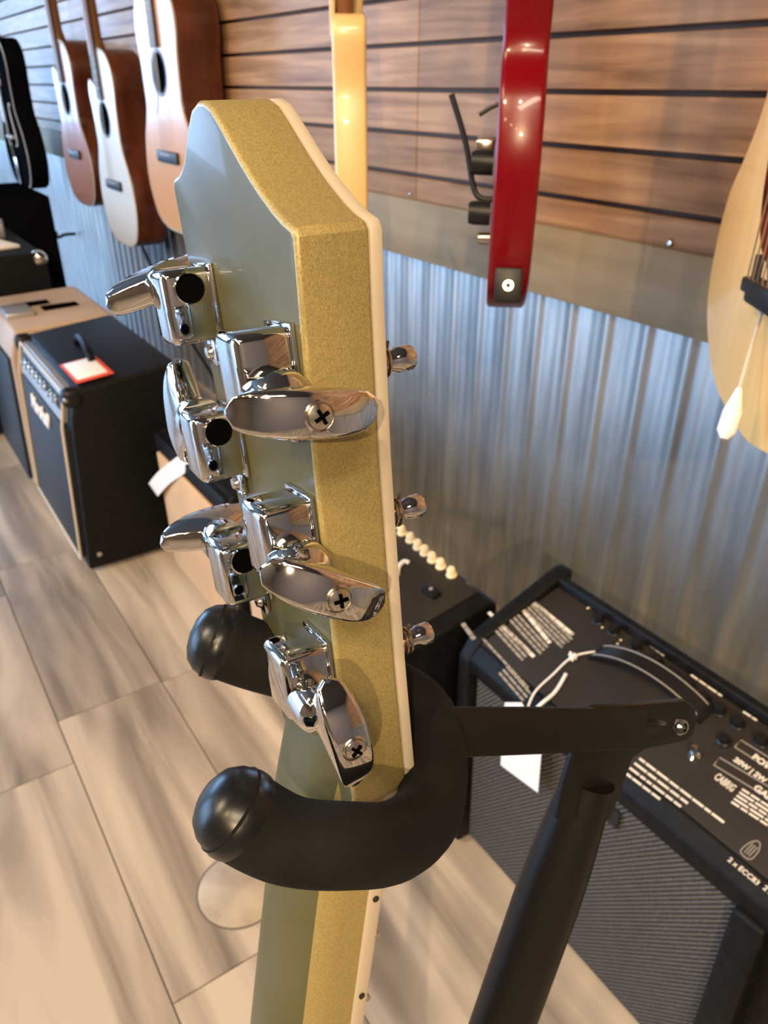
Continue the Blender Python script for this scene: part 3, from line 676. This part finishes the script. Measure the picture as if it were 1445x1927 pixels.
box('top_panel', (PF + PB) / 2 + Vector((0, (y0 + y1) / 2, 0)), ((PB - PF).length - .004, y1 - y0 - .05, .003), 'panel', AC, .0008, rot=Matrix((PU, Vector((0, 1, 0)), PN)).transposed())
amp_prism('back_lip', y0 + .02, y1 - .02, [(.688, .430), (.690, .451), (.700, .453), (.712, .440)], 'tolex', AC, .003)
g_ = hexa('grille', [(FX + .003, .198, .03), (FX + .014, .198, .03), (FX + .014, y1 - .03, .03), (FX + .003, y1 - .03, .03), (FX - .004, .198, .352), (FX + .01, .198, .352), (FX + .01, y1 - .03, .352), (FX - .004, y1 - .03, .352)], 'grille', AC, .002)
hexa('grille_frame', [(FX - .012, .165, .014), (FX + .02, .165, .014), (FX + .02, .20, .014), (FX - .012, .20, .014), (FX - .016, .165, .356), (FX + .02, .165, .356), (FX + .02, .20, .356), (FX - .016, .20, .356)], 'tolex', AC, .006)
def PP(x, y, lift=.0022): return on(x, y, PF, PN) + PN * lift
def ptext(s, px, py, size, m='white_ink', par=AC, **k):
    mx = plane_mx(PP(px, py), (0, -1, 0), PU); return text_mesh(s, size, mx, k.pop('name', 'lettering'), m, par, **k)
def bars(rows, m='white_ink', th=.0016, name='printed_lines', seed=1, par=AC):
    """rows of word-like dashes between two pixel ends on the panel"""
    rn = random.Random(seed); bm = bmesh.new()
    for (xa, ya, xb, yb, t_) in rows:
        a, b = PP(xa, ya, .0020), PP(xb, yb, .0020); L_ = (b - a).length; d = (b - a) / L_; q = 0
        while q < L_ - .001:
            w_ = min(rn.uniform(.006, .016), L_ - q)
            bx(bm, a + d * (q + w_ / 2), (w_, t_, .0005), 0, rot=Matrix((d, PN.cross(d), PN)).transposed()); q += w_ + .0016
    return bm_obj(name, bm, m, par, smooth=False, kind='stuff')
ptext('POWER', 1413, 1428, .0100, bold=.0003); ptext('20W | 2W', 1379, 1433, .0082, bold=.0003)
ptext('GAIN', 1416, 1486, .0100, bold=.0003); ptext('CABRIG', 1342, 1466, .0125, bold=.0002, sx=.50)
ptext('2 x ECC83', 1368, 1621, .0072, bold=.0001); ptext('2 x EL84', 1434, 1674, .0072, bold=.0001)
def wline(x0, y0_, dx, dy, n, sx_, sy_, t=.0020, lens=None):
    return [(x0 + k * sx_ , y0_ + k * sy_, x0 + k * sx_ + dx * (lens[k] if lens else 1), y0_ + k * sy_ + dy * (lens[k] if lens else 1), t) for k in range(n)]
bars(wline(1176, 1456, 100, 76, 4, 9, -9, .0026, [.66, 1.0, 1.0, 1.62]), seed=3)
bars(wline(1376, 1511, 90, 58, 5, 5, -6, .0022), seed=4)
# long legend rows: position strip, printed block near the handle
bars([(1005, 1136, 1078, 1196, .0050), (982, 1147, 1035, 1212, .0050), (920, 1154, 1005, 1238, .0050)], seed=5)
bars(wline(922, 1176, 62, 68, 3, 6, -6, .0034) + wline(958, 1166, 60, 66, 3, 6, -6, .0034) + wline(978, 1140, 80, 80, 4, 6, -5, .0034), 'grey_ink', seed=6)
bars(wline(902, 1196, 92, 100, 1, 6, -6, .003) + wline(940, 1268, 45, 52, 3, 7, -6, .003), 'grey_ink', seed=7)
bars([(871, 1175, 893, 1205, .006)], 'grey_ink', seed=8)
# pressed label bars beside the writing
for (xa, ya, xb, yb) in ((1382, 1407, 1500, 1482), (1343, 1441, 1480, 1524)):
    a, b = PP(xa, ya, .001), PP(xb, yb, .001); d = (b - a).normalized(); hh = PN.cross(d)
    bm = bmesh.new(); c = [a, b, b + hh * .0115, a + hh * .0115]
    tube_bm(bm, c + [a], .0009, 6); bm_obj('label_outline', bm, 'grey_ink', AC)
# valve emblem
ctr = PP(1412, 1602, .0022); bm = bmesh.new()
em = catmull([ctr + Vector((0, -1, 0)) * a + PU * b for a, b in ((-.005, -.008), (-.0055, .003), (-.003, .010), (.0, .0125), (.003, .010), (.0055, .003), (.005, -.008))], 4, True)
tube_bm(bm, em + [em[0]], .0006, 6)
for q in (-.0025, 0, .0025): tube_bm(bm, [ctr + Vector((0, -q, 0)) - PU * .006, ctr + Vector((0, -q, 0)) + PU * .007], .0006, 6)
bm_obj('valve_emblem', bm, 'grey_ink', AC)
# knobs along the back of the panel
kn = [(1126, 1167), (1155, 1188), (1197, 1217), (1236, 1246), (1266, 1272), (1296, 1290), (1325, 1317), (1353, 1338), (1388, 1362), (1432, 1396), (1480, 1432)]
for k, (x, y) in enumerate(kn):
    p = PP(x, y + 3, 0); lathe('control_knob', [(.0080, 0), (.0080, .003), (.0068, .004), (.0062, .012), (.0054, .0135), (0, .0135)], p, PN, 'plasticblack', AC, 20)
for (xa, ya, xb, yb) in ((1218, 1213, 1250, 1236), (1300, 1272, 1358, 1312), (1398, 1341, 1424, 1358), (1150, 1163, 1166, 1173)):
    bars([(xa, ya, xb, yb, .0022)], seed=xa)
for (x, y) in ((1106, 1146), (1133, 1182), (1168, 1206), (1162, 1213)): lathe('indicator', [(0, .002), (.003, .001), (.0035, 0)], PP(x, y, 0), PN, 'creamknob', AC, 12)
p = PP(1306, 1425, 0); lathe('toggle_switch', [(.0065, 0), (.0065, .003), (.0045, .004), (.0028, .005), (.0024, .010), (.0034, .016), (.003, .019), (0, .020)], p, PN, 'chrome', AC, 18)
p = PP(1362, 1398, 0); lathe('standby_knob', [(.008, 0), (.008, .004), (.006, .006), (.0055, .012), (0, .012)], p, PN, 'plasticblack', AC, 18)
box('badge', on(1152, 1535, (FX - .006, 0, 0), Vector((1, 0, 0))), (.004, .020, .026), 'paneldark', AC, .001)
# handle strap arching over the panel
ha = PP(1120, 1232, .0); hb = PP(1330, 1352, .0); mid = [ha, ha + PN * .012 + (hb - ha) * .08, (ha * .72 + hb * .28) + PN * .026, (ha + hb) / 2 + PN * .031, (ha * .28 + hb * .72) + PN * .026, hb + PN * .012 + (ha - hb) * .08, hb]
mid = catmull(mid, 5); bm = bmesh.new()
hv_ = PU * .013; A_ = [[p + hv_, p - hv_, p - hv_ + PN * .005, p + hv_ + PN * .005] for p in mid]
vr = [[bm.verts.new(q) for q in r_] for r_ in A_]
for i in range(len(vr) - 1):
    for k in range(4): bm.faces.new((vr[i][k], vr[i][(k + 1) % 4], vr[i + 1][(k + 1) % 4], vr[i + 1][k]))
bm.faces.new(vr[0]); bm.faces.new(vr[-1][::-1]); hd = bm_obj('handle', bm, 'plasticblack', AC, smooth=False)
for s_ in (-1, 1):
    bm = bmesh.new(); tube_bm(bm, [p + PU * .0095 * s_ + PN * .0055 for p in mid[3:-3]], .0007, 6); bm_obj('handle_stitching', bm, 'grey_ink', hd)
feet(AC, (FX + .05, .68), (y0 + .05, y1 - .05))
# swing tag with white string on the handle
tg = thing('price_tag', 'blank white card tag on string hanging from the big black amplifier handle', 'tag')
s0 = PP(1078, 1244, .008)
tube('string', catmull([ha + PN * .006, s0, PP(1040, 1275, .005), PP(1008, 1305, .004), onx(992, 1335, .532), onx(985, 1370, .528), onx(990, 1400, .528)], 5), .0013, 'paper', tg, 8)
tube('string', catmull([PP(1066, 1276, .008), PP(1045, 1308, .006), PP(1015, 1332, .004), onx(988, 1360, .530), onx(985, 1400, .528)], 5), .0022, 'paper', tg, 8)
bm = bmesh.new()
for k in range(5):
    a_ = k * 1.3; tube_bm(bm, catmull([s0 + Vector((math.cos(a_) * .004, math.sin(a_) * .006, .004)), s0, s0 + Vector((-math.sin(a_) * .006, math.cos(a_) * .004, -.003))], 3), .0015, 6)
bm_obj('knot', bm, 'paper', tg)
tp = [onx(950, 1322, .527), onx(982, 1322, .527), onx(1020, 1400, .527), onx(1012, 1492, .527), onx(942, 1440, .527), onx(946, 1370, .527)]
bm = bmesh.new(); prism_bm(bm, tp, [p + FW * .0008 for p in tp]); bm_obj('card', bm, 'paper', tg, smooth=False)

# --- knob amp behind
AB = thing('guitar_amplifier', 'black combo amplifier with a row of cream knobs, beside the nearest big amplifier', 'amplifier')
y0b, y1b = .665, 1.17
amp_prism('cabinet', y0b, y1b, [(.47, .012), (.455, .345), (.475, .372), (.628, .398), (.64, .392), (.66, .012)], 'tolex', AB, .006)
QF = Vector((.495, 0, .3755)); QB = Vector((.628, 0, .3985)); QU = (QB - QF).normalized(); QN = Vector((-QU.z, 0, QU.x))
box('top_panel', (QF + QB) / 2 + Vector((0, (y0b + y1b) / 2, 0)), ((QB - QF).length, y1b - y0b - .06, .003), 'panel', AB, .0008, rot=Matrix((QU, Vector((0, 1, 0)), QN)).transposed())
def QQ(x, y, lift=.001): return on(x, y, QF, QN) + QN * lift
for (x, y) in ((757, 1005), (773, 1019), (787, 1032), (800, 1043), (814, 1056), (830, 1068), (850, 1084), (741, 992), (726, 979)):
    lathe('control_knob', [(.0085, 0), (.0085, .003), (.0070, .004), (.0065, .013), (.0050, .015), (0, .0155)], QQ(x, y), QN, 'creamknob', AB, 18)
text_mesh('ON', .010, plane_mx(QQ(872, 1100), (0, -1, 0), QU), 'lettering', 'grey_ink', AB)
p = QQ(812, 1118); bm = bmesh.new(); d = Vector((0, -1, 0)); bx(bm, p + QN * .004, (.030, .016, .010), .002, rot=Matrix((d, QU, QN)).transposed()); bm_obj('rocker_switch', bm, 'plasticblack', AB)
lathe('switch_dot', [(0, .001), (.003, .001), (.003, 0)], p + QN * .009, QN, 'grey_ink', AB, 12)
hd = [QQ(700, 1060, 0), QQ(735, 1062, .028), QQ(766, 1075, .030), QQ(800, 1110, 0)]
hexa('front_grille', [(.459, y0b + .02, .03), (.47, y0b + .02, .03), (.47, y1b - .02, .03), (.459, y1b - .02, .03), (.450, y0b + .02, .338), (.46, y0b + .02, .338), (.46, y1b - .02, .338), (.450, y1b - .02, .338)], 'tan', AB, .002, label='tan cloth grille')
feet(AB, (.50, .63), (y0b + .05, y1b - .05))
tg = tube('price_tag', catmull([QQ(748, 1085, .003), QQ(752, 1070, .005), QQ(762, 1062, .006), QQ(770, 1063, .004)], 4), .0035, 'paper'); tag(tg, 'small curled white paper tag on the cream-knobbed amplifier beside the headstock', 'tag')

# --- tan-fronted amp
AD = thing('guitar_amplifier', 'black-edged amplifier with plain tan cloth front standing right of the black script-logo one', 'amplifier')
amp_prism('cabinet', 1.215, 1.610, [(.462, .012), (.456, .36), (.468, .372), (.62, .372), (.62, .012)], 'tolex', AD, .006)
hexa('front_grille', [(.450, 1.235, .030), (.47, 1.235, .030), (.47, 1.595, .030), (.450, 1.595, .030), (.446, 1.235, .325), (.46, 1.235, .325), (.46, 1.595, .325), (.446, 1.595, .325)], 'tan', AD, .003, label='tan cloth grille')
hexa('front_band', [(.449, 1.22, .328), (.47, 1.22, .328), (.47, 1.605, .328), (.449, 1.605, .328), (.450, 1.22, .368), (.47, 1.22, .368), (.47, 1.605, .368), (.450, 1.605, .368)], 'tolex', AD, .004)
feet(AD, (.49, .59), (1.26, 1.62))
tk = [Vector((.47, 1.50, .374)), Vector((.448, 1.54, .3755)), Vector((.436, 1.60, .352)), Vector((.432, 1.65, .315)), Vector((.430, 1.70, .285))]
tk = catmull([onz(380, 858, .378), onz(355, 866, .377), onx(328, 884, .440), onx(306, 901, .434), onx(288, 922, .428)], 4)
bm = bmesh.new(); W_ = UP * .0150 - RT * .0105; vr = []
for p in tk: vr.append([bm.verts.new(q) for q in (p + W_, p - W_, p - W_ + FW * .001, p + W_ + FW * .001)])
for i in range(len(vr) - 1):
    for k in range(4): bm.faces.new((vr[i][k], vr[i][(k + 1) % 4], vr[i + 1][(k + 1) % 4], vr[i + 1][k]))
bm.faces.new(vr[0]); bm.faces.new(vr[-1][::-1])
tag(bm_obj('price_tag', bm, 'paper', smooth=True), 'curled white paper tag hanging over the top of the tan-fronted amplifier', 'tag')

# --- black script-logo combo
AM = thing('guitar_amplifier', 'black combo amplifier with white script logo and a red price card on top', 'amplifier')
ya, yb = 1.70, 2.215
cabp = [(.272, .012), (.298, .36), (.303, .40), (.318, .452), (.335, .462), (.55, .482), (.56, .475), (.56, .012)]
amp_prism('cabinet', ya, yb, cabp, 'tolex', AM, .008)
hexa('front_grille', [(.264, ya + .03, .035), (.29, ya + .03, .035), (.29, yb - .03, .035), (.264, yb - .03, .035), (.287, ya + .03, .368), (.31, ya + .03, .368), (.31, yb - .03, .368), (.287, yb - .03, .368)], 'paneldark', AM, .003)
bm = bmesh.new(); pr_ = [(.266, ya + .028, .033), (.2875, ya + .028, .372), (.306, ya + .035, .452), (.306, yb - .035, .452), (.2875, yb - .028, .372), (.266, yb - .028, .033), (.266, ya + .028, .033)]
tube_bm(bm, [Vector(q) + Vector((-.004, 0, 0)) for q in pr_], .0032, 8); bm_obj('piping', bm, 'piping', AM)
hexa('control_panel', [(.288, ya + .04, .378), (.31, ya + .04, .378), (.31, yb - .04, .378), (.288, yb - .04, .378), (.308, ya + .04, .455), (.33, ya + .04, .455), (.33, yb - .04, .455), (.308, yb - .04, .455)], 'silver', AM, .002)
hexa('knob_strip', [(.2925, ya + .05, .402), (.30, ya + .05, .402), (.30, yb - .05, .402), (.2925, yb - .05, .402), (.2995, ya + .05, .432), (.31, ya + .05, .432), (.31, yb - .05, .432), (.2995, yb - .05, .432)], 'paneldark', AM, .001)
cn = Vector((-.0770, 0, .020)).normalized()
for k in range(8):
    y_ = yb - .10 - k * .043 - (.02 if k > 5 else 0)
    lathe('control_knob', [(.0105, 0), (.0105, .006), (.008, .008), (.0075, .013), (0, .0135)], Vector((.2975, y_, .4165)), cn, 'nickel', AM, 16)
mx = plane_mx(Vector((.2795, yb - .15, .318)), (0, -1, 0), Vector((.022, 0, .333)))
text_mesh('Marshall', .056, mx, 'logo', 'paper', AM, .002, shear=.35, bold=.0008)
bm = bmesh.new()
tube_bm(bm, catmull([Vector((.40, 1.84, .468)), Vector((.40, 1.86, .492)), Vector((.405, 1.93, .502)), Vector((.41, 2.0, .492)), Vector((.41, 2.02, .470))], 5), .009, 10); bm_obj('handle', bm, 'blackgloss', AM)
for (x, y, z) in ((.300, ya - .001, .445), (.30, ya - .001, .05), (.54, ya - .001, .05), (.54, ya - .001, .462)): lathe('corner_stud', [(0, .004), (.006, .003), (.007, 0)], (x, y, z), (0, -1, 0), 'nickel', AM, 12)
for y_ in (ya + .012, yb - .012):
    bm = bmesh.new(); bx(bm, Vector((.314, y_, .445)), (.045, .036, .045), .014, seg=3); bm_obj('corner_protector', bm, 'plasticblack', AM)
feet(AM, (.31, .53), (ya + .05, yb - .05))
pc = Vector((.3745, 1.80, .4715)); prot = Matrix.Rotation(R(-4.6), 3, 'Y')
pcd = thing('price_card', 'white card with red border lying on the black script-logo amplifier', 'price card')
tl = plane_mx(pc, Vector((0, -1, 0)), Vector((.215, 0, .02))); rotm = tl.to_3x3()
box('border', pc + Vector((0, 0, .001)), (.15, .085, .002), 'redink', pcd, .0004, rot=rotm)
box('card', pc + Vector((-.002, .003, .0028)), (.128, .068, .0012), 'paper', pcd, .0003, rot=rotm)

# --- tan vinyl amp behind it
AT = thing('guitar_amplifier', 'amplifier with tan vinyl top and dark vents, behind the black script-logo one', 'amplifier')
amp_prism('cabinet', 2.24, 2.66, [(.262, .012), (.280, .40), (.300, .468), (.56, .475), (.575, .465), (.575, .012)], 'tweed', AT, .008)
hexa('front_grille', [(.252, 2.26, .03), (.275, 2.26, .03), (.275, 2.64, .03), (.252, 2.64, .03), (.270, 2.26, .39), (.29, 2.26, .39), (.29, 2.64, .39), (.270, 2.64, .39)], 'paneldark', AT, .004, label='black grille')
box('top_vent', (.465, 2.42, .473), (.10, .05, .006), 'hole', AT, .001); box('top_vent', (.40, 2.50, .471), (.10, .05, .006), 'hole', AT, .001)
box('carry_case_latch', (.345, 2.42, .476), (.075, .12, .016), 'silver', AT, .004)
feet(AT, (.30, .54), (2.29, 2.61))
# --- far black amplifier with papers
AF = thing('speaker_cabinet', 'low black speaker cabinet with papers on top at the left edge', 'speaker')
amp_prism('cabinet', 2.72, 3.30, [(.16, .012), (.16, .56), (.175, .575), (.50, .575), (.51, .565), (.51, .012)], 'tolex', AF, .008)
lathe('corner_protector', [(0, .014), (.02, .010), (.026, 0), (.026, -.02)], (.495, 2.735, .560), (.5, -.5, .7), 'nickel', AF, 14)
feet(AF, (.2, .47), (2.77, 3.25))
pa = box('paper_sheet', (.375, 2.93, .581), (.12, .22, .010), 'paper', None, .002, rot=Matrix.Rotation(R(14), 3, 'Z')); tag(pa, 'rumpled white paper bundle on the low black speaker cabinet', 'paper')
pa = box('accessory_box', (.39, 3.12, .600), (.15, .12, .05), 'silver', None, .004, rot=Matrix.Rotation(R(-10), 3, 'Z')); tag(pa, 'grey wrapped box behind the papers on the low black cabinet', 'box')
AG = thing('speaker_cabinet', 'tall black speaker cabinet standing under the black archtop guitar', 'speaker')
amp_prism('cabinet', 3.42, 3.98, [(.28, .012), (.28, .66), (.70, .66), (.70, .012)], 'blackmatte', AG, .01)
lathe('corner_protector', [(0, .012), (.02, .01), (.024, 0)], (.282, 3.45, .62), (-1, -.3, 0), 'nickel', AG, 14)
feet(AG, (.34, .64), (3.5, 3.9))
# coiled hanger hook on the trim beside the white guitar, wall screws
for (x, y, r_, lb) in ((1262, 457, .006, 'round screw head in the slat wall above the trim, right of the red guitar'), (774, 365, .0035, 'small screw in the trim board near the headstock')):
    p = onx(x, y, WX - .001); o = lathe('wall_screw', [(0, .005), (r_ * .6, .0045), (r_, .001), (r_, -.002)], p, (-1, 0, 0), 'nickel', None, 16); tag(o, lb, 'screw')
p = onx(140, 440, WX - .004); hk = tube('wall_hook', catmull([p + Vector((.006, 0, 0)), p + Vector((-.05, 0, 0)), p + Vector((-.085, 0, -.01)), p + Vector((-.09, 0, .02))], 5), .008, 'plasticblack'); tag(hk, 'black hook on the corrugated wall under the brown guitar', 'hook')
cb = tube('power_cable', catmull([Vector((.97, 3.35, .62)), Vector((.96, 3.1, .42)), Vector((.95, 2.8, .25)), Vector((.93, 2.45, .12)), Vector((.80, 2.25, .06)), Vector((.62, 2.2, .02))], 8), .006, 'plasticblack'); tag(cb, 'black cable drooping down the corrugated wall behind the amplifiers', 'cable')
# track lights on the ceiling
for i, (a, b, p_) in enumerate(SPOTS):
    d = (Vector(b) - Vector(a)).normalized(); A_ = Vector(a)
    tl = thing('track_light', 'black ceiling track spotlight aimed at ' + ['the red guitar', 'the cream guitar', 'the green and gold guitar from far behind', 'the honey-topped guitar', 'the nearest big amplifier', 'the amber-brown guitar'][i], 'lamp', 'ceiling track lights')
    lathe('lamp_shade', [(.046, .02), (.046, -.09), (.03, -.12), (0, -.12), (0, -.115), (.028, -.113), (.043, -.088), (.043, .02)], A_ , d, 'blackmetal', tl, 20)
    tube('stem', [A_ - d * .1, Vector((A_.x - d.x * .1, A_.y - d.y * .1, 2.9))], .008, 'blackmetal', tl, 8)

# round floor outlet cover set into the tiles under the stand
oc = onz(452, 1672, 0); orr = (onz(372, 1680, 0) - oc).length
fo = thing('floor_outlet_cover', 'round tile-coloured floor outlet cover set flush into the floor below the stand', 'floor cover', None, Matrix.Translation(oc))
lathe('cover', [(0, .0012), (orr - .002, .0012), (orr - .0005, .0004), (orr - .0005, -.001)], (0, 0, 0), (0, 0, 1), 'cover', fo, 48)
lathe('rim_gap', [(orr - .0008, .0003), (orr - .0008, .0007), (orr + .0022, .0007), (orr + .0022, .0003)], (0, 0, 0), (0, 0, 1), 'grout', fo, 48)

rail = box('lamp_rail', (-1.9, .41, 2.72), (.04, 5.1, .03), 'blackmetal', None, .003); tag(rail, 'black ceiling lamp rail carrying a row of small warm bulbs', 'lamp rail')
for k, p in enumerate(BULBS):
    lb = thing('bulb_lamp', 'small warm bulb lamp hanging from the ceiling rail', 'lamp', 'bulb lamps on the ceiling rail', Matrix.Translation(p))
    lathe('lamp_shade', [(.012, .15), (.014, .08), (.045, .065), (.045, .055), (.012, .07)], (0, 0, 0), (0, 0, 1), 'blackmetal', lb, 16)
